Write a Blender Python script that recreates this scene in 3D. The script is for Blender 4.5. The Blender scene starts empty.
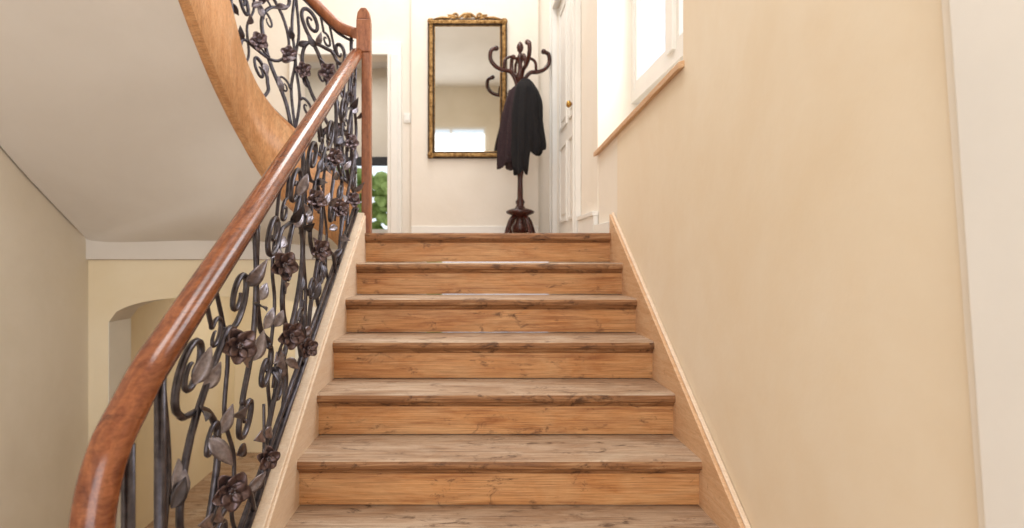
import bpy, bmesh, math, random
from mathutils import Vector, Matrix, noise
random.seed(7)
CAM=2.213
R=.167; G=.295; D0=3.756; L0=.125      # riser, going, landing nosing distance, landing level (relative to eye)
XL=-.598; XR=.802; WALLR=.832; WALLL=-2.66; FLOOR=-2.213; CEIL=4.2
def srgb(c):
    return tuple((x/255/12.92 if x/255<=.04045 else ((x/255+.055)/1.055)**2.4) for x in c)+(1,)
# ---------------------------------------------------------------- materials
def newmat(name):
    m=bpy.data.materials.new(name); m.use_nodes=True
    nt=m.node_tree; b=nt.nodes['Principled BSDF']
    return m,nt,b
def noise_node(nt,scale,detail=6,vec=None,rough=.55,dist=0):
    n=nt.nodes.new('ShaderNodeTexNoise'); n.inputs['Scale'].default_value=scale
    n.inputs['Detail'].default_value=detail; n.inputs['Roughness'].default_value=rough
    n.inputs['Distortion'].default_value=dist
    if vec: nt.links.new(vec,n.inputs['Vector'])
    return n
def coords(nt,scale=(1,1,1),rot=(0,0,0)):
    t=nt.nodes.new('ShaderNodeTexCoord'); mp=nt.nodes.new('ShaderNodeMapping')
    mp.inputs['Scale'].default_value=scale; mp.inputs['Rotation'].default_value=rot
    nt.links.new(t.outputs['Object'],mp.inputs['Vector']); return mp.outputs['Vector']
def ramp(nt,fac,stops):
    r=nt.nodes.new('ShaderNodeValToRGB'); e=r.color_ramp.elements
    e[0].position=stops[0][0]; e[0].color=srgb(stops[0][1])
    e[1].position=stops[-1][0]; e[1].color=srgb(stops[-1][1])
    for p,c in stops[1:-1]:
        k=e.new(p); k.color=srgb(c)
    nt.links.new(fac,r.inputs['Fac']); return r.outputs['Color']
def bump(nt,b,h,strength=.2,dist=.01):
    n=nt.nodes.new('ShaderNodeBump'); n.inputs['Strength'].default_value=strength
    n.inputs['Distance'].default_value=dist
    nt.links.new(h,n.inputs['Height']); nt.links.new(n.outputs['Normal'],b.inputs['Normal'])
def mixc(nt,fac,a,bcol,mode='MIX'):
    m=nt.nodes.new('ShaderNodeMix'); m.data_type='RGBA'; m.blend_type=mode
    if not isinstance(fac,(int,float)): nt.links.new(fac,m.inputs['Factor'])
    else: m.inputs['Factor'].default_value=fac
    for s,i in ((a,6),(bcol,7)):
        if isinstance(s,tuple): m.inputs[i].default_value=s
        else: nt.links.new(s,m.inputs[i])
    return m.outputs[2]
def rng(nt,src,a,b_,c=1.0):
    f=nt.nodes.new('ShaderNodeMapRange'); f.inputs[1].default_value=a; f.inputs[2].default_value=b_; f.inputs[4].default_value=c
    nt.links.new(src,f.inputs[0]); return f.outputs[0]
def plaster(name,c1,c2,scale=1.2,rough=.85,bs=.15,stain=None):
    m,nt,b=newmat(name)
    n=noise_node(nt,scale,8,coords(nt),.6,.4)
    col=ramp(nt,n.outputs['Fac'],[(.35,c1),(.65,c2)])
    if stain:
        n3=noise_node(nt,1.5,7,coords(nt,(1,1,.8)),.6,.3)
        col=mixc(nt,rng(nt,n3.outputs['Fac'],.5,.75,.45),col,srgb(stain))
    nt.links.new(col,b.inputs['Base Color']); b.inputs['Roughness'].default_value=rough
    n2=noise_node(nt,18,6,coords(nt)); bump(nt,b,n2.outputs['Fac'],bs,.01)
    return m
def wood(name,stops,scale=(1,14,14),rough=.5,blot=None,bs=.15,fine=.6,thr=.60,wear=None,streak=None,spec=.5):
    m,nt,b=newmat(name)
    v=coords(nt,scale)
    n=noise_node(nt,3.0,9,v,.62,1.2)
    col=ramp(nt,n.outputs['Fac'],stops)
    if wear:
        n4=noise_node(nt,2.2,7,coords(nt,(1.2,3,3)),.65,.8)
        col=mixc(nt,rng(nt,n4.outputs['Fac'],.42,.66,.75),col,srgb(wear))
    n3=noise_node(nt,7,9,coords(nt,(scale[0]*.7,scale[1]*3.5,scale[2]*3.5)),.75,.3)
    fc=ramp(nt,n3.outputs['Fac'],[(.32,(150,132,115)),(.5,(235,228,220)),(.6,(255,255,255))])
    col=mixc(nt,fine,col,fc,'MULTIPLY')
    if streak:   # long dark grime / grain streaks
        n5=noise_node(nt,2.6,6,coords(nt,(scale[0]*.8,scale[1]*1.6,scale[2]*1.6)),.7,.5)
        col=mixc(nt,rng(nt,n5.outputs['Fac'],.54,.66,.65),col,srgb(streak))
    if blot:
        n2=noise_node(nt,9,9,coords(nt,(1,2,2)),.75,.6)
        col=mixc(nt,rng(nt,n2.outputs['Fac'],thr,thr+.10,.85),col,srgb(blot))
    nt.links.new(col,b.inputs['Base Color']); b.inputs['Roughness'].default_value=rough
    b.inputs['Specular IOR Level'].default_value=spec
    bump(nt,b,n3.outputs['Fac'],bs,.004)
    return m
def plain(name,c,rough=.5,metal=0,var=12,nscale=20):
    m,nt,b=newmat(name)
    n=noise_node(nt,nscale,5,coords(nt))
    c1=tuple(max(0,x-var) for x in c); c2=tuple(min(255,x+var) for x in c)
    nt.links.new(ramp(nt,n.outputs['Fac'],[(.3,c1),(.7,c2)]),b.inputs['Base Color'])
    b.inputs['Roughness'].default_value=rough; b.inputs['Metallic'].default_value=metal
    return m
M={}
M['wall_r']=plaster('plaster_cream_right',(236,219,192),(243,231,210),.9,.8,.12,(231,209,176))
M['wall_r2']=plaster('plaster_pale_right',(238,230,217),(243,236,225),1.5)
M['wall_l']=plaster('plaster_beige_left',(226,216,199),(235,226,212),1.2)
M['wall_b']=plaster('plaster_back',(234,226,214),(240,233,223),1.2)
M['wall_low']=plaster('plaster_yellow_lower',(238,222,190),(244,231,204),1.2)
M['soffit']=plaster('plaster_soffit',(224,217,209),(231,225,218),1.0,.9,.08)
M['white']=plain('paint_white',(240,238,233),.45,0,3,4)
M['riser']=wood('wood_riser_pine',[(.25,(160,98,52)),(.45,(202,142,86)),(.6,(216,160,104)),(.8,(184,122,70))],(1,12,12),.5,(84,50,30),.15,.8,.57,(222,178,130),(148,90,50),.4)
M['tread']=wood('wood_tread_worn',[(.25,(146,116,92)),(.5,(184,154,128)),(.75,(204,180,156))],(1,12,12),.62,(88,66,52),.3,.85,.55,(216,198,178),(128,100,80),.2)
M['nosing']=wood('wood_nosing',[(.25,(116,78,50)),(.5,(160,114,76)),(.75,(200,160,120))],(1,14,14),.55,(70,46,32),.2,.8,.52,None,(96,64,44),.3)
M['string']=wood('wood_string',[(.25,(206,158,116)),(.5,(222,182,142)),(.75,(230,198,164))],(14,1.2,14),.5,(172,120,84),.1,.4)
M['string_l']=wood('wood_string_left',[(.25,(226,200,172)),(.5,(234,212,188)),(.75,(239,221,201))],(14,1.2,14),.5,(206,174,144),.08,.25,.62)
M['upstring']=wood('wood_upper_string',[(.25,(194,136,88)),(.5,(214,160,112)),(.75,(224,178,134))],(6,6,1.5),.35)
M['rail']=wood('wood_handrail',[(.25,(92,46,28)),(.45,(126,70,42)),(.6,(150,90,55)),(.8,(108,56,33))],(12,1.2,6),.18,(60,30,20),.06)
M['newel']=wood('wood_newel',[(.3,(130,76,48)),(.7,(172,112,76))],(14,14,1.5),.35)
M['mahog']=wood('wood_mahogany',[(.3,(46,18,14)),(.7,(84,34,24))],(14,14,2),.25)
M['iron']=plain('wrought_iron',(76,72,78),.32,.8,16,40)
M['flower']=plain('iron_flower_bronze',(100,84,86),.33,.78,22,60)
M['leaf']=plain('iron_leaf_grey',(128,121,127),.33,.8,26,60)
M['gold']=plain('antique_gold',(138,102,50),.4,.7,45,30)
M['golddark']=plain('antique_gold_dark',(62,44,26),.5,.5,25,30)
M['brass']=plain('brass',(190,150,80),.25,.9,10)
M['coat']=plain('coat_black_cloth',(20,18,21),.95,0,5,60)
M['coat2']=plain('coat_plum_cloth',(46,30,35),.95,0,8,60)
m,nt,b=newmat('mirror_glass'); b.inputs['Metallic'].default_value=1; b.inputs['Roughness'].default_value=.03; b.inputs['Base Color'].default_value=(.76,.78,.78,1); M['mirror']=m
M['green']=plain('hedge_green',(130,150,70),.8,0,55,5)
M['dark']=plain('dark_blind',(50,52,58),.6,0,5)
# ---------------------------------------------------------------- mesh builder
class B:
    def __init__(s): s.bm=bmesh.new(); s.mats=[]
    def mi(s,m):
        if m not in s.mats: s.mats.append(m)
        return s.mats.index(m)
    def face(s,vs,m,smooth=False):
        try: f=s.bm.faces.new(vs)
        except ValueError: return
        f.material_index=s.mi(m); f.smooth=smooth; return f
    def box(s,x0,x1,y0,y1,z0,z1,m):
        v=[s.bm.verts.new(p) for p in [(x0,y0,z0),(x1,y0,z0),(x1,y1,z0),(x0,y1,z0),(x0,y0,z1),(x1,y0,z1),(x1,y1,z1),(x0,y1,z1)]]
        for q in [(0,3,2,1),(4,5,6,7),(0,1,5,4),(1,2,6,5),(2,3,7,6),(3,0,4,7)]: s.face([v[i] for i in q],m)
    def prism(s,prof,a0,a1,m,axis='x',mfun=None):
        def P(p,a):
            return (a,p[0],p[1]) if axis=='x' else ((p[0],a,p[1]) if axis=='y' else (p[0],p[1],a))
        A=[s.bm.verts.new(P(p,a0)) for p in prof]; C=[s.bm.verts.new(P(p,a1)) for p in prof]
        n=len(prof)
        for i in range(n):
            j=(i+1)%n; s.face([A[i],A[j],C[j],C[i]],mfun(i) if mfun else m)
        s.face(A[::-1],m); s.face(C,m)
    def lathe(s,prof,c,m,seg=20,ax=None):
        rings=[]
        for r,z in prof:
            ring=[]
            for k in range(seg):
                a=2*math.pi*k/seg
                p=Vector((r*math.cos(a),r*math.sin(a),z))
                if ax is not None: p=ax@p
                ring.append(s.bm.verts.new(Vector(c)+p))
            rings.append(ring)
        for i in range(len(rings)-1):
            for k in range(seg):
                j=(k+1)%seg
                s.face([rings[i][k],rings[i][j],rings[i+1][j],rings[i+1][k]],m,True)
        s.face(rings[0][::-1],m); s.face(rings[-1],m)
    def sweep(s,pts,rx,ry,m,seg=8,side=None,taper=None,sq=1.0):
        pts=[Vector(p) for p in pts]; n=len(pts); rings=[]; prev=None
        for i,p in enumerate(pts):
            t=(pts[min(i+1,n-1)]-pts[max(i-1,0)])
            if t.length<1e-9: t=Vector((0,0,1))
            t.normalize()
            ref=Vector(side) if side is not None else (prev if prev is not None else (Vector((1,0,0)) if abs(t.x)<.9 else Vector((0,1,0))))
            a=ref-t*ref.dot(t)
            if a.length<1e-4: a=t.orthogonal()
            a.normalize(); bb=t.cross(a); prev=a
            k=taper(i/(n-1)) if taper else 1
            ring=[]
            for q in range(seg):
                an=2*math.pi*(q+.5)/seg; ca,sa=math.cos(an),math.sin(an)
                ca=math.copysign(abs(ca)**sq,ca); sa=math.copysign(abs(sa)**sq,sa)
                ring.append(s.bm.verts.new(p+a*(rx*k*ca)+bb*(ry*k*sa)))
            rings.append(ring)
        for i in range(n-1):
            for q in range(seg):
                j=(q+1)%seg; s.face([rings[i][q],rings[i][j],rings[i+1][j],rings[i+1][q]],m,True)
        s.face(rings[0][::-1],m); s.face(rings[-1],m)
    def ball(s,c,r,m,sc=(1,1,1),seg=10):
        st=[(max(.001,math.sin(math.pi*i/seg))*r,-math.cos(math.pi*i/seg)*r) for i in range(seg+1)]
        s.lathe(st,c,m,seg+2,Matrix.Diagonal(sc))
    def finish(s,name,parent=None,bevel=0):
        me=bpy.data.meshes.new(name); bmesh.ops.recalc_face_normals(s.bm,faces=s.bm.faces[:])
        s.bm.to_mesh(me); s.bm.free()
        for m in s.mats: me.materials.append(m)
        o=bpy.data.objects.new(name,me); bpy.context.collection.objects.link(o)
        if bevel:
            md=o.modifiers.new('bevel','BEVEL'); md.width=bevel; md.segments=2; md.limit_method='ANGLE'
        if parent: o.parent=parent
        return o
def empty(name):
    o=bpy.data.objects.new(name,None); bpy.context.collection.objects.link(o); return o
def catmull(P,sub=8):
    P=[Vector(p) for p in P]; Q=[P[0]*2-P[1]]+P+[P[-1]*2-P[-2]]; out=[]
    for i in range(1,len(Q)-2):
        a,b_,c,d=Q[i-1],Q[i],Q[i+1],Q[i+2]
        for k in range(sub):
            t=k/sub
            out.append(.5*((2*b_)+(c-a)*t+(2*a-5*b_+4*c-d)*t*t+(3*b_-a-3*c+d)*t**3))
    out.append(P[-1]); return out
def nose(d): return L0-(D0-d)/G*R   # pitch line through the nosings
# ---------------------------------------------------------------- room shell
def simple(name,fn,bevel=0):
    q=B(); fn(q); return q.finish(name,None,bevel)
simple('floor',lambda q:q.box(WALLL-.2,1.12,-3,8.2,FLOOR-.1,FLOOR,M['tread']))
simple('ceiling',lambda q:q.box(WALLL-.2,1.12,-3,7.0,CEIL,CEIL+.1,M['soffit']))
simple('wall_left',lambda q:q.box(WALLL-.2,WALLL,-3,8.2,FLOOR,CEIL,M['wall_l']))
def wr(q):
    W=M['wall_r']; P=M['wall_r2']
    q.box(WALLR,1.12,-3,2.576,FLOOR,CEIL,W)
    def under(y0,y1,za,zb,m,x0=WALLR):
        vs=[(x0,y0,FLOOR),(1.12,y0,FLOOR),(1.12,y1,FLOOR),(x0,y1,FLOOR),(x0,y0,za),(1.12,y0,.98),(1.12,y1,.98),(x0,y1,zb)]
        v=[q.bm.verts.new(p) for p in vs]
        for k in [(0,3,2,1),(0,1,5,4),(1,2,6,5),(2,3,7,6),(3,0,4,7)]: q.face([v[i] for i in k],m)
        q.face([v[i] for i in (4,5,6,7)],P)
    under(2.576,3.73,.74,.69,W); under(3.73,4.3,.69,.66,P,WALLR+.004)
    q.box(WALLR,1.12,2.576,4.3,2.75,CEIL,W)
    q.box(WALLR,1.12,4.3,5.07,FLOOR,CEIL,P)
    q.box(WALLR,1.12,6.31,7.0,FLOOR,CEIL,P)
    q.box(WALLR,1.12,5.07,6.31,2.36,CEIL,P); q.box(WALLR,1.12,5.07,6.31,FLOOR,-.04,P)
simple('wall_right',wr)
def trimsill(q):
    p0=[(WALLR-.025,2.56,.75),(WALLR+.02,2.56,.765),(WALLR+.02,4.32,.685),(WALLR-.025,4.32,.67)]
    v=[q.bm.verts.new(p) for p in p0]+[q.bm.verts.new((x,y,z-.028)) for x,y,z in p0]
    for k in [(0,1,2,3),(7,6,5,4),(0,4,5,1),(1,5,6,2),(2,6,7,3),(3,7,4,0)]: q.face([v[i] for i in k],M['string'])
simple('trim_1',trimsill,.004)
def win(q):
    W=M['white']; x0,x1=1.05,1.10
    z0,z1=.985,2.75
    q.box(x0,x1,2.58,4.3,z0,z0+.07,W); q.box(x0,x1,2.58,4.3,z1-.07,z1,W)
    for y in (2.58,4.23): q.box(x0,x1,y,y+.07,z0+.07,z1-.07,W)
    q.box(x0-.015,x1,3.38,3.50,z0+.07,z1-.07,W)
    for (a,b_) in ((2.65,3.38),(3.50,4.23)):
        q.box(x0+.006,x1-.01,a,a+.045,z0+.12,z1-.07,W); q.box(x0+.006,x1-.01,b_-.045,b_,z0+.12,z1-.07,W)
        q.box(x0+.006,x1-.01,a,b_,z0+.07,z0+.12,W); q.box(x0+.012,x1-.012,a+.045,b_-.045,1.85,1.88,W)
simple('window_1',win)
def pier(q):
    def bat(x0,x1,d0t,d0b,d1,m):
        zt,zb=.444,-.44; s=(d0t-d0b)/(zt-zb)
        f=lambda z:d0b+(z-zb)*s
        z0,z1=-1.378,2.2
        vs=[(x0,d1,z0),(x1,d1,z0),(x1,f(z0),z0),(x0,f(z0),z0),(x0,d1,z1),(x1,d1,z1),(x1,f(z1),z1),(x0,f(z1),z1)]
        v=[q.bm.verts.new(p) for p in vs]
        for k in [(0,3,2,1),(4,5,6,7),(0,1,5,4),(1,2,6,5),(2,3,7,6),(3,0,4,7)]: q.face([v[i] for i in k],m)
    bat(WALLR-.010,WALLR,1.155,1.07,.6,M['wall_r2'])
    bat(WALLR-.030,WALLR,1.110,1.03,.6,M['white'])
simple('trim_2',pier,.006)
def wb(q):
    W=M['wall_b']; y0,y1=6.8,7.0
    q.box(-.845,WALLR,y0,y1,-.035,CEIL,W)
    q.box(WALLL,-1.75,y0,y1,-.035,CEIL,W)
    q.box(-1.75,-.845,y0,y1,2.05,CEIL,W)
    q.box(-.60,.70,y0-.05,y0,L0,CEIL,W)
simple('wall_back',wb)
def dtrim(q):
    W=M['white']
    q.box(-.845,-.70,6.74,6.8,L0,2.05,W); q.box(-.81,-.735,6.72,6.74,L0,2.05,W)
    q.box(-1.85,-1.75,6.75,6.8,L0,2.05,W); q.box(-1.85,-.70,6.745,6.8,2.05,2.18,W)
simple('trim_3',dtrim,.006)
def rb(q):
    W=M['wall_l']; y=9.2
    q.box(-4,-2.3,y,y+.15,L0,2.6,W); q.box(-.95,0,y,y+.15,L0,2.6,W)
    q.box(-2.3,-.95,y,y+.15,1.36,2.6,W); q.box(-2.3,-.95,y,y+.15,L0,.3,W)
    q.box(-4.1,-4,7.0,y+.15,L0,2.6,W); q.box(0,.1,7.0,y+.15,L0,2.6,W)
    q.box(-4.1,.1,7.0,y+.15,2.6,2.7,M['soffit'])
simple('wall_far_room',rb)
def w2(q):
    W=M['white']; y=9.22
    for a,b_ in ((-2.3,-2.24),(-1.66,-1.59),(-1.01,-.95)): q.box(a,b_,y,y+.06,.36,1.3,W)
    q.box(-2.3,-.95,y,y+.06,.3,.36,W); q.box(-2.3,-.95,y,y+.06,1.3,1.36,W)
    q.box(-2.3,-.95,y-.07,y-.03,1.24,1.36,M['dark'])
simple('window_2',w2)
def hedge(q):
    for i in range(420):
        c=(random.uniform(-3.4,-.6),random.uniform(11.2,11.9),random.uniform(-.6,1.5))
        r=random.uniform(.07,.16)
        q.ball(c,r,M['green'],(1,random.uniform(.5,1),random.uniform(.5,1.1)),5)
    q.box(-3.5,-.5,11.5,11.9,-2.2,.4,M['green'])
simple('garden_hedge',hedge)
def landing(q):
    q.prism([(D0,L0),(D0-.006,L0-.01),(D0-.006,L0-.03),(D0,L0-.04),(D0+.05,L0-.04),(D0+.05,-.035),(4.9,-.035),(4.9,L0)],XL-.06,WALLR,M['nosing'],'x',lambda i:M['tread'] if i==7 else (M['soffit'] if i==5 else M['nosing']))
    q.box(WALLL,WALLR,4.6,9.2,-.035,L0-.001,M['tread'])
simple('floor_landing',landing)
simple('baseboard_back',lambda q:q.box(-.60,.70,6.73,6.75,L0,L0+.17,M['white']),.004)
def br(q):
    q.box(WALLR-.03,WALLR,4.29,4.92,L0,L0+.13,M['white']); q.box(WALLR-.038,WALLR,4.285,4.92,L0+.13,L0+.16,M['white'])
    q.box(WALLR-.03,WALLR+.003,3.81,4.28,L0,L0+.07,M['white'])
simple('baseboard_right',br,.003)
dr=empty('door_1')
q=B(); W=M['white']; xf=WALLR+.015
q.box(xf,xf+.04,5.075,6.305,L0,2.355,W)
for y0,y1,z0,z1 in ((5.2,5.62,.3,1.0),(5.75,6.17,.3,1.0),(5.2,5.62,1.15,2.25),(5.75,6.17,1.15,2.25)):
    for a in ((y0,y0+.025,z0,z1),(y1-.025,y1,z0,z1),(y0+.025,y1-.025,z0,z0+.025),(y0+.025,y1-.025,z1-.025,z1)): q.box(xf-.012,xf,a[0],a[1],a[2],a[3],W)
    q.box(xf-.008,xf,y0+.07,y1-.07,z0+.07,z1-.07,W)
q.finish('leaf',dr)
q=B()
q.box(WALLR-.045,WALLR-.001,4.94,5.07,L0,2.36,W); q.box(WALLR-.045,WALLR-.001,6.31,6.46,L0,2.36,W); q.box(WALLR-.045,WALLR-.001,4.94,6.46,2.36,2.48,W)
q.box(WALLR-.06,WALLR-.045,4.96,4.99,L0,2.46,W); q.box(WALLR-.06,WALLR-.045,6.40,6.44,L0,2.46,W)
q.finish('casing',dr,.003)
q=B()
ax=Matrix.Rotation(-math.pi/2,3,'Y')
q.lathe([(.022,0),(.022,.006),(.009,.008),(.009,.05),(.02,.06),(.03,.075),(.022,.09),(.004,.096)],(xf,5.16,1.18),M['brass'],14,ax)
q.box(xf-.004,xf,5.13,5.19,1.05,1.27,M['brass'])
q.finish('handle',dr)
simple('wall_switch',lambda q:(q.box(-.68,-.61,6.785,6.8,1.36,1.46,W),q.box(-.665,-.625,6.775,6.785,1.38,1.44,W)),.003)
def wl(q):
    m=M['wall_low']; x0,x1=-2.52,-.95; zs,zc=-.47,-.29; cx=(x0+x1)/2; hw=(x1-x0)/2
    top=-.035
    N=28; f=lambda x: zs+(zc-zs)*max(0,1-abs((x-cx)/hw)**2.6)**.5
    q.box(WALLL,x0,4.6,4.9,FLOOR,top,m); q.box(x1,XL-.04,4.6,4.9,FLOOR,top,m)
    q.box(WALLL,-.7,4.57,4.6,-.03,.12,M['soffit'])
    for i in range(N):
        a=x0+(x1-x0)*i/N; c=x0+(x1-x0)*(i+1)/N
        v=[q.bm.verts.new(p) for p in [(a,4.6,f(a)),(c,4.6,f(c)),(c,4.6,top),(a,4.6,top),(a,4.9,f(a)),(c,4.9,f(c)),(c,4.9,top),(a,4.9,top)]]
        q.face([v[0],v[1],v[2],v[3]],m); q.face([v[7],v[6],v[5],v[4]],m); q.face([v[4],v[5],v[1],v[0]],M['soffit'])
    q.box(x0-.001,x0+.004,4.601,4.899,FLOOR,zs,M['white'])
simple('wall_lower_arch',wl)
def cor(q):
    q.box(WALLL,-.5,7.4,7.6,FLOOR,-.035,M['wall_low']); q.box(-.7,-.5,4.9,7.4,FLOOR,-.035,M['wall_low'])
    q.box(WALLL,WALLL+.02,4.9,7.4,FLOOR,-.035,M['wall_low'])
    q.box(-1.95,-1.88,7.36,7.4,FLOOR,-.37,W); q.box(-1.2,-1.13,7.36,7.4,FLOOR,-.37,W); q.box(-1.95,-1.13,7.36,7.4,-.37,-.30,W)
    q.box(-1.88,-1.2,7.38,7.4,FLOOR,-.37,M['soffit'])
simple('wall_corridor',cor)
def wf(q):
    y0,y1=-3.1,-3
    q.box(WALLL,-2.2,y0,y1,FLOOR,CEIL,M['wall_l']); q.box(.4,1.12,y0,y1,FLOOR,CEIL,M['wall_l'])
    q.box(-2.2,.4,y0,y1,FLOOR,-1.2,M['wall_l']); q.box(-2.2,.4,y0,y1,3.2,CEIL,M['wall_l'])
    for x in (-2.2,-1.36,-.5,.34): q.box(x,x+.06,y0,y1,-1.2,3.2,W)
    for z in (-1.2,1.0,3.14): q.box(-2.2,.4,y0+.01,y1-.01,z,z+.06,W)
simple('wall_front',wf)
# ---------------------------------------------------------------- main staircase
st=empty('wooden_staircase')
q=B()
for i in range(1,9):
    d=D0-i*G; z=L0-i*R; bk=d+G+.05; sp=d+.165+.012*(i%3)
    prof=[(d+.012,z),(d+.003,z-.006),(d-.002,z-.018),(d,z-.03),(d+.008,z-.036),(sp,z-.036),(sp,z)]
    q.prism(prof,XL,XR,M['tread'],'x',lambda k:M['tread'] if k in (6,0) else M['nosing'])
    q.prism([(sp+.0025,z-.0005),(sp+.0025,z-.036),(bk,z-.036),(bk,z-.0005)],XL,XR,M['tread'])
q.finish('treads',st)
q=B()
for i in range(0,9):
    d=D0-i*G; z=L0-i*R
    q.box(XL,XR,d+.03,d+.05,z-R+.003,z-.036,M['riser'])
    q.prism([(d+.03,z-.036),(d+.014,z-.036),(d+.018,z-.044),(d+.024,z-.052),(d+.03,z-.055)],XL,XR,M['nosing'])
q.finish('risers',st)
def stringer(q,x0,x1,m,top,bot,dn,df,lip=0):
    prof=[(dn,nose(dn)+top),(df,nose(df)+top),(df,nose(df)-bot),(dn,nose(dn)-bot)]
    q.prism(prof,x0,x1,m)
q=B()
stringer(q,XR,WALLR-.001,M['string'],.085,.25,1.16,3.80)
stringer(q,XR+.012,WALLR-.002,M['string_l'],.097,-.086,1.16,3.80)
q.finish('wall_string',st,.003)
q=B()
stringer(q,XL-.075,XL,M['string_l'],.085,.27,1.12,3.79)
stringer(q,XL-.085,XL-.008,M['string_l'],.10,-.085,1.12,3.79)
q.finish('outer_string',st,.004)
q=B()
zp=L0-9*R
q.box(XL-.1,WALLR-.001,-2.99,1.13,zp-.2,zp,M['tread'])
q.finish('quarter_landing',st)
def ws(q):
    n=.275
    prof=[(-3,FLOOR),(4.59,FLOOR),(4.59,-.04),(3.8,-.15),(1.12,nose(1.12)-n),(1.12,zp-.2),(-3,zp-.2)]
    q.prism(prof,XL-.06,XL-.02,M['wall_low'])
simple('wall_stair_side',ws)
# ---------------------------------------------------------------- ironwork
def spiral(c,r,a0,turns,n=22,dirn=1,r1=.25):
    return [(c[0]+(r*(1-(1-r1)*t))*math.cos(a0+dirn*turns*2*math.pi*t), c[1]+(r*(1-(1-r1)*t))*math.sin(a0+dirn*turns*2*math.pi*t)) for t in [k/n for k in range(n+1)]]
def leaf(q,c,dirv,nrm,L,Wd,m):
    dirv=Vector(dirv).normalized(); nrm=Vector(nrm); sd=dirv.cross(nrm).normalized(); nrm=sd.cross(dirv).normalized()
    rows=[]; N=7
    for i in range(N+1):
        t=i/N; w=Wd*math.sin(math.pi*min(1,t**.75))*(1-.15*t)+.0012
        cen=Vector(c)+dirv*(L*t)+nrm*(-.25*L*t*t+.12*L*t)
        rows.append([q.bm.verts.new(cen+sd*w*k+nrm*(abs(k)*.35*w)) for k in (-1,-.5,0,.5,1)]+[q.bm.verts.new(cen+sd*w*k*.96+nrm*(abs(k)*.35*w-.0025)) for k in (1,.5,0,-.5,-1)])
    for i in range(N):
        for k in range(10):
            j=(k+1)%10; q.face([rows[i][k],rows[i][j],rows[i+1][j],rows[i+1][k]],m,True)
def flower(q,c,nrm,r,m,np=5):
    nrm=Vector(nrm).normalized(); a=nrm.orthogonal().normalized(); b_=nrm.cross(a)
    ph=random.random()*6
    for k in range(np):
        an=ph+2*math.pi*k/np; dv=a*math.cos(an)+b_*math.sin(an); sd=nrm.cross(dv)
        rows=[];N=6
        for i in range(N+1):
            t=i/N; w=r*.54*math.sin(math.pi*(.12+.80*t))**.8
            h=r*(.34*t-.05*t*t)+(.003 if k%2 else 0)
            cen=Vector(c)+dv*(r*(.1+.95*t))+nrm*h
            f=lambda x,o:cen+sd*w*x+nrm*(abs(x)**2*.45*w-o)+dv*(-.35*w*x*x)
            rows.append([q.bm.verts.new(f(x,0)) for x in (-1,-.5,0,.5,1)]+[q.bm.verts.new(f(x,.0028)) for x in (1,.5,0,-.5,-1)])
        for i in range(N):
            for x in range(10):
                y=(x+1)%10; q.face([rows[i][x],rows[i][y],rows[i+1][y],rows[i+1][x]],m,True)
        q.face(rows[-1],m)
    q.ball(Vector(c)+nrm*r*.18,r*.17,m,(1,1,1),7)
    for k in range(6):
        an=k*1.05; q.ball(Vector(c)+nrm*r*.36+(a*math.cos(an)+b_*math.sin(an))*r*.14,r*.06,M['leaf'],(1,1,1),5)
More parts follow.
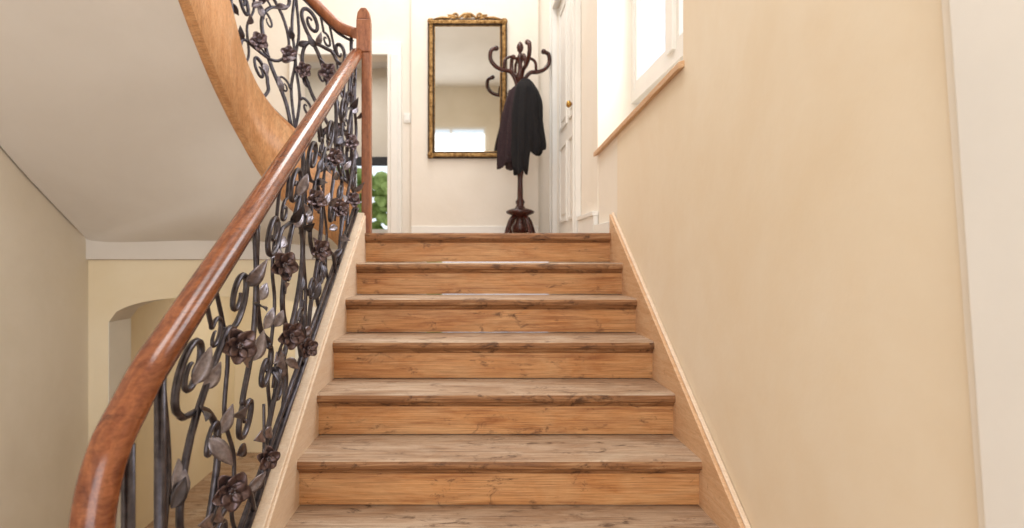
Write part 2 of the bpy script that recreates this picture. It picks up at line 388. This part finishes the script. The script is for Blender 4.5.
def ironunit(q,u0,mp,P,H,fn,flip=False,rad=.0068,fs=1.0,blooms=True):
    sx=P/.5; sv=H/.83
    def T(a,v,w=0):
        if flip: a=.5-a
        return mp(u0+a*sx,v*sv,w)
    def rod(pts,r=1,w=0,sub=6,tp=None):
        pp=catmull([(p[0],p[1],0) for p in pts],sub)
        q.sweep([T(p.x,p.y,w) for p in pp],rad*r*1.25,rad*r,M['iron'],6,taper=tp)
    tp=lambda t:1 if t<.6 else 1-.45*(t-.6)/.4
    rod([(.03,0),(.08,.13),(.20,.27),(.255,.42),(.19,.57),(.085,.655)]+spiral((.115,.735),.075,math.radians(230),1.45,20,-1,.2),1.15,0,5,tp)
    rod([(.47,0),(.42,.12),(.30,.21),(.13,.31),(.05,.45),(.10,.60),(.26,.68)]+spiral((.36,.725),.072,math.radians(215),1.4,20,1,.2),1.1,.008,5,tp)
    rod([(.24,0),(.20,.08)]+spiral((.265,.135),.062,math.radians(190),1.35,18,-1,.2),1.05,-.006,5,tp)
    rod([(.49,.83),(.50,.66),(.47,.5),(.40,.40)]+spiral((.425,.33),.058,math.radians(110),1.4,18,1,.2),1.05,.004,5,tp)
    rod([(.0,.83),(.025,.6),(.0,.42),(.03,.22),(.0,0)],.9,-.004)
    rod([(.255,.83),(.30,.70),(.33,.58),(.31,.44),(.37,.26),(.355,.12),(.40,0)],.75,-.008)
    rod([(.03,.25)]+spiral((.085,.20),.05,math.radians(160),1.2,16,-1,.25),.8,.004,5,tp)
    rod([(.25,.45)]+spiral((.205,.475),.042,math.radians(-30),1.2,16,1,.25),.75,.006,5,tp)
    rod([(.19,.83),(.21,.77)]+spiral((.235,.72),.04,math.radians(120),1.1,14,-1,.25),.75,.002,5,tp)
    if blooms:
        rod([(.20,.27),(.25,.25),(.30,.245)],.6,.02); rod([(.19,.57),(.23,.575),(.27,.55)],.6,.02)
        flower(q,T(.31,.24,.032),fn(.4),.05*fs,M['flower']); flower(q,T(.27,.55,.034),fn(-.2),.05*fs,M['flower'])
        flower(q,T(.06,.40,.026),fn(.1),.045*fs,M['flower'])
    for (a,v,da,dv,L) in [(.10,.15,.6,.9,.09),(.25,.45,.8,.9,.085),(.15,.61,-.8,.5,.075),(.10,.33,-.8,.7,.085),(.17,.64,.4,.9,.075),(.44,.47,-.7,.7,.085),(.49,.60,-.8,.5,.075),(.43,.10,.8,.4,.075),(.24,.20,-.5,-.9,.07),(.345,.40,-.5,.8,.065),(.33,.57,.7,.5,.07),(.02,.52,.7,.7,.07),(.36,.28,.8,-.3,.065)]:
        p0=T(a,v,.006); p1=T(a+da*.02,v+dv*.02,.014+random.uniform(-.006,.012))
        leaf(q,p0,p1-p0,fn(random.uniform(-.6,.6)),L*fs,.018*fs,M['leaf'] if random.random()<.65 else M['iron'])
XB=-.65
bal=empty('wrought_iron_balustrade')
def mp_main(u,v,w): 
    d=1.40+u; return Vector((XB+w,d,nose(d)+.135+v))
q=B()
def fn_main(t): return (.75,-.8+t*.6,.15+t*.3)
NU=4; P=2.38/NU
for k in range(NU): ironunit(q,k*P,mp_main,P,.82,fn_main,flip=(k%2==1),blooms=False)
for (d,v,r,da,dv) in [(1.75,.637,.048,.10,-.10),(1.69,.308,.050,-.08,-.10),(2.17,.605,.048,.08,.10),(2.255,.317,.048,-.08,-.12),(2.706,.354,.046,.1,-.1),(2.62,.60,.044,-.1,-.08),(3.10,.33,.044,.08,-.1),(2.98,.62,.042,-.08,-.1),(3.40,.52,.042,.08,-.1),(3.45,.20,.042,-.06,-.08),(2.0,.12,.036,.08,.1),(2.5,.10,.038,.07,.08)]:
    u=d-1.4; c=mp_main(u,v,.035)
    pts=[mp_main(u+da,v+dv,.0),mp_main(u+da*.8,v+dv*.4,.006),mp_main(u+da*.3,v+dv*.05,.018),c-Vector((.01,-.004,0))]
    q.sweep(catmull(pts,5),.005,.005,M['iron'],6)
    flower(q,c,(.62,-.75,.12+random.uniform(-.15,.25)),r,M['flower'])
    for s in (-1,1):
        p=mp_main(u+da*.6,v+dv*.3,.008)
        leaf(q,p,(random.uniform(-.1,.3),s*.7,.5*random.uniform(-.6,1)),(.7,-.7,.2),.08,.02,M['leaf'])
for (d,v,dx,dy,dz) in [(1.53,.70,.35,.3,.9),(1.45,.50,-.1,.3,1),(2.19,.21,.3,-.3,.9),(1.95,.45,.3,.2,.9),(1.60,.15,.5,.1,.8),(2.45,.70,.4,.2,.9),(1.62,.50,.5,.2,-.7),(1.9,.70,.5,-.1,.6)]:
    leaf(q,mp_main(d-1.4,v,.01),(dx,dy,dz),(.6,-.8,.1),.095,.022,M['leaf'])
q.finish('scrollwork',bal)
q=B()
q.sweep([mp_main(u,-.01,0) for u in (0,1.2,2.385)],.014,.007,M['iron'],8,side=(1,0,0),sq=.4)
q.sweep([mp_main(u,.035,0) for u in (0,1.2,2.385)],.008,.006,M['iron'],8,side=(1,0,0),sq=.4)
q.sweep([mp_main(u,.83,0) for u in (-.12,1.2,2.385)],.014,.006,M['iron'],8,side=(1,0,0),sq=.4)
q.sweep([(XB,1.385,nose(1.385)+.02),(XB,1.385,nose(1.385)+.99)],.011,.011,M['iron'],8,sq=.5)
q.sweep([(XB,1.255,zp),(XB,1.255,-.36)],.013,.013,M['iron'],10)
q.lathe([(.03,0),(.03,.02),(.018,.04),(.022,.07),(.013,.1)],(XB,1.255,zp),M['iron'],12)
q.lathe([(.013,0),(.024,.02),(.024,.04),(.013,.06)],(XB,1.255,-.62),M['iron'],12)
pp=catmull([(XB,1.255,-1.2),(XB,1.32,-1.1),(XB,1.35,-.95),(XB,1.30,-.8),(XB,1.27,-.72),(XB,1.29,-.62),(XB,1.33,-.6),(XB,1.345,-.66),(XB,1.32,-.68)],6)
q.sweep(pp,.007,.007,M['iron'],6)
q.finish('frame_bars',bal)
q=B()
rp=[(XB,d,nose(d)+1.015) for d in (3.785,3.4,3.0,2.6,2.2,1.9,1.65,1.45,1.34)]
rp+=[(XB-.002,1.262,-.292),(XB-.005,1.205,-.345),(XB-.008,1.165,-.42),(XB-.010,1.148,-.51),(XB-.010,1.145,-.62),(XB-.010,1.145,-.78)]
pp=catmull(rp,7)
q.sweep(pp,.036,.030,M['rail'],18,side=(1,0,0),taper=lambda t:1 if t<.75 else 1+.05*(t-.75)/.25,sq=.85)
pp2=[p-Vector((0,0,.028)) for p in catmull(rp[:9],7)]
q.sweep(pp2,.024,.012,M['rail'],10,side=(1,0,0),sq=.6)
q.finish('handrail',bal)
q=B()
q.lathe([(.075,0),(.075,.06),(.055,.08),(.05,.14),(.044,.3),(.042,.5),(.041,.62)],(XB-.010,1.145,zp),M['rail'],20)
q.finish('starting_newel',bal)
nw=B()
nw.box(-.626,-.572,3.80,3.86,-.03,1.17,M['newel'])
nw.box(-.655,-.575,3.795,3.868,1.17,1.36,M['newel'])
nw.prism([(-.655,1.36),(-.575,1.36),(-.582,1.40),(-.60,1.425),(-.63,1.425),(-.648,1.40)],3.797,3.865,M['newel'],'y')
nw.finish('newel_post',None,.006)
# ---------------------------------------------------------------- upper curved flight
WO=WALLL+.012
raw=[(-.665,3.90,-.03,.36),(-.80,4.02,.08,.46),(-.951,4.06,.166,.614),(-1.074,4.05,.258,.736),(-1.227,3.95,.449,.898),(-1.324,3.80,.674,1.123),(-1.36,3.62,.834,1.40),(-1.373,3.42,.985,1.60),(-1.384,3.15,1.217,1.85),(-1.38,2.85,1.48,2.10),(-1.36,2.5,1.80,2.42),(-1.34,2.1,2.15,2.75)]
outr=[(-.70,4.57,0),(-1.0,4.57,.05),(-1.4,4.57,.09),(-1.9,4.57,.10),(WO,4.57,.105),(WO,4.2,.32),(WO,3.9,.50),(WO,3.6,.70),(WO,3.2,.99),(WO,2.9,1.21),(WO,2.5,1.50),(WO,2.1,1.79)]
S=8
low=catmull([(a,b_,c) for a,b_,c,e in raw],S); up=catmull([(a,b_,e) for a,b_,c,e in raw],S); out=catmull(outr,S)
for p in out:
    p.x=max(p.x,WO); p.y=min(p.y,4.57)
n=len(low)
uf=empty('curved_upper_staircase')
q=B()
rings=[]
for i in range(n):
    t=(low[min(i+1,n-1)]-low[max(i-1,0)]); t.z=0; t.normalize(); nr=Vector((t.y,-t.x,0))
    a=Vector((low[i].x,low[i].y,0)); c=a-nr*.045
    rings.append([q.bm.verts.new((a.x,a.y,low[i].z)),q.bm.verts.new((a.x,a.y,up[i].z)),q.bm.verts.new((c.x,c.y,up[i].z)),q.bm.verts.new((c.x,c.y,low[i].z))])
for i in range(n-1):
    for k in range(4):
        j=(k+1)%4; q.face([rings[i][k],rings[i][j],rings[i+1][j],rings[i+1][k]],M['upstring'],True if k in(0,2) else False)
q.face(rings[0],M['upstring']); q.face(rings[-1],M['upstring'])
q.sweep([low[i]+Vector((0,0,.012)) for i in range(n)],.012,.016,M['upstring'],8)
q.sweep([up[i]+Vector((0,0,.004)) for i in range(n)],.03,.010,M['upstring'],8,side=(1,0,0))
q.finish('curved_string',uf)
q=B()
NR=8; g=[]
for i in range(n):
    row=[]
    for k in range(NR+1):
        t=k/NR; p=Vector(low[i]).lerp(out[i],t); p.z+=.01*(1-t); row.append(q.bm.verts.new(p))
    g.append(row)
for i in range(n-1):
    for k in range(NR): q.face([g[i][k],g[i+1][k],g[i+1][k+1],g[i][k+1]],M['soffit'],True)
q.finish('soffit',uf)
q=B()
NS=14
for k in range(1,NS):
    i0=int(k*(n-1)/NS); i1=int((k+1)*(n-1)/NS)
    z=L0+.155*k
    z=min(z,up[i0].z-.03)
    P4=[Vector(low[i0]),Vector(low[i1]),Vector(out[i1]),Vector(out[i0])]
    bt=[q.bm.verts.new((p.x,p.y,min(p.z+.015,z-.01))) for p in P4]; tpv=[q.bm.verts.new((p.x,p.y,z)) for p in P4]
    q.face(tpv,M['tread'])
    for a in range(4):
        c=(a+1)%4; q.face([bt[a],bt[c],tpv[c],tpv[a]],M['riser'])
q.finish('winder_steps',uf)
cum=[0]
for i in range(1,n): cum.append(cum[-1]+math.hypot(up[i].x-up[i-1].x,up[i].y-up[i-1].y))
tot=cum[-1]
def mp_up(u,v,w):
    u=max(0,min(tot-1e-4,u)); i=0
    while cum[i+1]<u: i+=1
    f=(u-cum[i])/(cum[i+1]-cum[i]); p=up[i].lerp(up[i+1],f)
    t=up[min(i+2,n-1)]-up[max(0,i-1)]; t.z=0; t.normalize(); nr=Vector((-t.y,t.x,0))
    return p+nr*w+Vector((0,0,.03+v))
q=B()
NU2=6; P2=(tot-.07)/NU2
for k in range(NU2): ironunit(q,.05+k*P2,mp_up,P2,.86,lambda t:(.35+t*.5,-.9,-.1),flip=(k%2==0),rad=.0088,fs=1.1)
us=[.05+(tot-.07)*k/40 for k in range(41)]
q.sweep([mp_up(u,0,0) for u in us],.012,.007,M['iron'],8); q.sweep([mp_up(u,.86,0) for u in us],.012,.006,M['iron'],8)
q.sweep([mp_up(.06,-.1,0),mp_up(.06,.88,0)],.01,.01,M['iron'],8)
q.finish('iron_scrollwork',uf)
q=B()
hr=[Vector((-.675,3.90,1.31))]+[mp_up(u,.905,0) for u in us[1:]]
q.sweep(catmull(hr[::2],3),.032,.028,M['newel'],14,side=(0,0,1))
q.finish('curved_handrail',uf)
# ---------------------------------------------------------------- mirror
mr=empty('gilt_wall_mirror')
x0,x1,z0,z1=-.43,.378,.985,2.405; yb=6.749
q=B()
def ringframe(off,w,y,m):
    a0,a1,c0,c1=x0+off,x1-off,z0+off,z1-off
    q.box(a0,a1,y,yb,c0,c0+w,m); q.box(a0,a1,y,yb,c1-w,c1,m); q.box(a0,a0+w,y,yb,c0+w,c1-w,m); q.box(a1-w,a1,y,yb,c0+w,c1-w,m)
ringframe(0,.016,yb-.030,M['golddark']); ringframe(.016,.034,yb-.042,M['gold']); ringframe(.05,.014,yb-.03,M['golddark']); ringframe(.064,.010,yb-.02,M['gold'])
q.finish('frame',mr,.004)
q=B()
def bead(px,pz,r): q.ball((px,yb-.040,pz),r,M['gold'],(1,.6,1),6)
nx=26; nz=46
for k in range(nx+1):
    for z in (z0+.033,z1-.033): bead(x0+.033+(x1-x0-.066)*k/nx,z,.010)
for k in range(nz+1):
    for x in (x0+.033,x1-.033): bead(x,z0+.033+(z1-z0-.066)*k/nz,.010)
for x in (x0+.03,x1-.03):
    for z in (z0+.03,z1-.03):
        for a in range(6): q.ball((x+.02*math.cos(a*1.047),yb-.045,z+.02*math.sin(a*1.047)),.015,M['gold'],(1,.6,1),6)
        q.ball((x,yb-.05,z),.016,M['gold'],(1,.8,1),7)
cx=(x0+x1)/2
for s in (-1,1):
    pts=[(cx+s*.34,z1-.01),(cx+s*.27,z1+.012),(cx+s*.18,z1+.01)]+[(cx+s*p[0],p[1]) for p in spiral((.12,z1+.028),.028,0,1.1,12,1,.3)]
    q.sweep([(a,yb-.03,b_) for a,b_ in pts],.011,.012,M['gold'],8)
    pts=[(cx+s*.1,z1+.0),(cx+s*.06,z1+.03),(cx+s*.03,z1+.05),(cx,z1+.045)]
    q.sweep([(p.x,yb-.03,p.y) for p in catmull([(a,b_,0) for a,b_ in pts],4)],.012,.012,M['gold'],8)
    leaf(q,(cx+s*.12,yb-.035,z1+.0),(s,0,.5),(0,-1,0),.10,.02,M['gold'])
for a in range(7): leaf(q,(cx,yb-.035,z1+.01),(math.sin((a-3)*.45),0,math.cos((a-3)*.45)),(0,-1,0),.06,.014,M['gold'])
q.finish('carved_ornament',mr)
q=B(); q.box(x0+.07,x1-.07,yb-.012,yb-.003,z0+.07,z1-.07,M['mirror']); q.finish('glass',mr)
# ---------------------------------------------------------------- coat rack
cr=empty('bentwood_coat_rack'); cx,cy=.477,6.28
q=B(); m=M['mahog']
base=L0
prof=[(.03,.06),(.075,.09),(.085,.14),(.06,.18),(.045,.21),(.06,.24),(.13,.27),(.135,.29),(.11,.305),(.05,.32),(.035,.35),(.045,.38),(.028,.41),(.024,.6),(.03,.64),(.036,.66),(.03,.68),(.024,.72),(.022,1.2),(.03,1.22),(.03,1.25),(.022,1.27),(.022,1.5),(.034,1.52),(.038,1.56),(.034,1.6),(.024,1.62),(.022,1.70),(.032,1.72),(.036,1.75),(.02,1.78),(.014,1.80),(.028,1.82),(.034,1.85),(.026,1.88),(.01,1.90),(.003,1.91)]
q.lathe([(r,z+base) for r,z in prof],(cx,cy,0),m,20)
q.finish('turned_pole',cr)
q=B()
for k in range(4):
    a=k*math.pi/2+.55; c,s=math.cos(a),math.sin(a)
    pts=catmull([(.04,0,.24),(.10,0,.22),(.14,0,.14),(.17,0,.06),(.23,0,.018),(.26,0,.022)],5)
    q.sweep([(cx+p.x*c,cy+p.x*s,base+p.z) for p in pts],.02,.018,m,10)
q.finish('feet',cr)
q=B()
for k in range(4):
    a=k*math.pi/2+.22; c,s=math.cos(a),math.sin(a)
    pts=catmull([(.025,0,1.46),(.05,0,1.55),(.10,0,1.615),(.17,0,1.625),(.24,0,1.655),(.29,0,1.72),(.285,0,1.80),(.24,0,1.825)],5)
    q.sweep([(cx+p.x*c,cy+p.x*s,base+p.z) for p in pts],.020,.020,m,9)
    pts=catmull([(.03,0,1.735),(.09,0,1.755),(.15,0,1.72),(.16,0,1.64)],5)
    q.sweep([(cx+p.x*c,cy+p.x*s,base+p.z) for p in pts],.014,.014,m,8)
    q.ball((cx+.235*c,cy+.235*s,base+1.826),.026,m,(1,1,1),7)
    pts=catmull([(.025,0,1.40),(.06,0,1.34),(.10,0,1.35),(.115,0,1.40),(.10,0,1.44)],5)
    q.sweep([(cx+p.x*c,cy+p.x*s,base+p.z) for p in pts],.010,.010,m,8)
q.finish('curved_arms',cr)
def garment(rings,mat,ph,folds=7,amp=.16):
    q=B(); seg=56; G_=[]
    sub=catmull([(a,b_,c) for a,b_,c,_,_ in rings],6); sub2=catmull([(d_,e,0) for _,_,_,d_,e in rings],6)
    for i,(p,r) in enumerate(zip(sub,sub2)):
        t=i/(len(sub)-1); row=[]
        for k in range(seg):
            a=2*math.pi*k/seg
            f=1+amp*(.25+t)*(math.sin(folds*a+ph+1.5*t)+.4*math.sin((folds*2+1)*a+2*ph-t*2))
            row.append(q.bm.verts.new((p.x+r.x*f*math.cos(a),p.y+r.y*f*math.sin(a),p.z+(.03*math.sin(3*a+ph) if t>.9 else 0))))
        G_.append(row)
    for i in range(len(G_)-1):
        for k in range(seg):
            j=(k+1)%seg; q.face([G_[i][k],G_[i][j],G_[i+1][j],G_[i+1][k]],mat,True)
    q.face(G_[0][::-1],mat)
    q.face(G_[-1],mat)
    return q
def Z(y,d=6.2): return (255-y)*d/660
gA=garment([(.44,6.13,Z(88),.03,.03),(.43,6.12,Z(93),.06,.055),(.42,6.11,Z(105),.095,.075),(.40,6.10,Z(125),.115,.08),(.38,6.10,Z(150),.115,.08),(.37,6.1,Z(168),.105,.08)],M['coat2'],.5)
gA.finish('plum_jacket',cr)
gB=garment([(.51,6.10,Z(82),.04,.03),(.52,6.09,Z(88),.07,.055),(.53,6.08,Z(100),.105,.07),(.54,6.08,Z(125),.115,.075),(.565,6.08,Z(148),.12,.07),(.565,6.08,Z(154),.10,.06)],M['coat'],2.1)
gB.finish('black_coat',cr)
gC=garment([(.49,6.06,Z(86),.05,.03),(.49,6.05,Z(95),.08,.05),(.48,6.04,Z(120),.10,.055),(.47,6.04,Z(150),.085,.055),(.46,6.04,Z(174),.06,.05)],M['coat'],4.2,6)
sl=garment([(.585,6.10,Z(92),.04,.04),(.615,6.09,Z(105),.05,.05),(.625,6.09,Z(125),.045,.045),(.64,6.09,Z(150),.04,.04)],M['coat'],1.0,4,.08)
gC.finish('coat_front_panel',cr); sl.finish('coat_sleeve',cr)
for o in list(bpy.context.scene.objects):
    if o.parent is None: o.location.z+=CAM
# ---------------------------------------------------------------- camera & light
cd=bpy.data.cameras.new('camera'); cam=bpy.data.objects.new('camera',cd); bpy.context.collection.objects.link(cam)
cam.location=(0,0,CAM); cam.rotation_euler=(math.pi/2,0,0)
cd.sensor_width=36; cd.lens=660/1024*36; cd.shift_x=42/1024; cd.shift_y=-9/1024; cd.clip_start=.05
cd.dof.use_dof=True; cd.dof.focus_distance=2.3; cd.dof.aperture_fstop=3.2
bpy.context.scene.camera=cam
w=bpy.data.worlds.new('World'); bpy.context.scene.world=w; w.use_nodes=True
w.node_tree.nodes['Background'].inputs[0].default_value=(.86,.93,1,1); w.node_tree.nodes['Background'].inputs[1].default_value=1.25
def area(name,loc,rot,sx,sy,e,col=(.99,.985,.975)):
    l=bpy.data.lights.new(name,'AREA'); l.shape='RECTANGLE'; l.size=sx; l.size_y=sy; l.energy=e; l.color=col
    o=bpy.data.objects.new(name,l); bpy.context.collection.objects.link(o)
    o.location=(loc[0],loc[1],loc[2]+CAM); o.rotation_euler=rot; return o
area('fill_front',(-.9,-2.9,1.0),(math.radians(90),0,0),2.5,4,118)  # added soft fill behind the camera, set in an invented window opening
area('fill_stairwell',(-.4,2.55,4.15),(0,0,0),1.6,1.6,56)  # unseen fill panel added above the stairs, not an actual ceiling lamp
area('fill_landing',(-.3,5.4,4.1),(0,0,0),1.4,1.4,60)  # overhead fill added because the landing would be dim; no real fitting
area('window_daylight_right',(1.03,3.4,1.85),(0,math.radians(90),0),1.5,1.4,38,(.93,.97,1))
area('fill_corridor',(-1.7,6.6,-.1),(0,0,0),.6,.6,12,(1,.93,.8))  # fill added inside the closed corridor so it is not dark
area('far_room_light',(-1.6,8.2,2.5),(0,0,0),1,1,18)
bpy.context.scene.view_settings.view_transform='Standard'
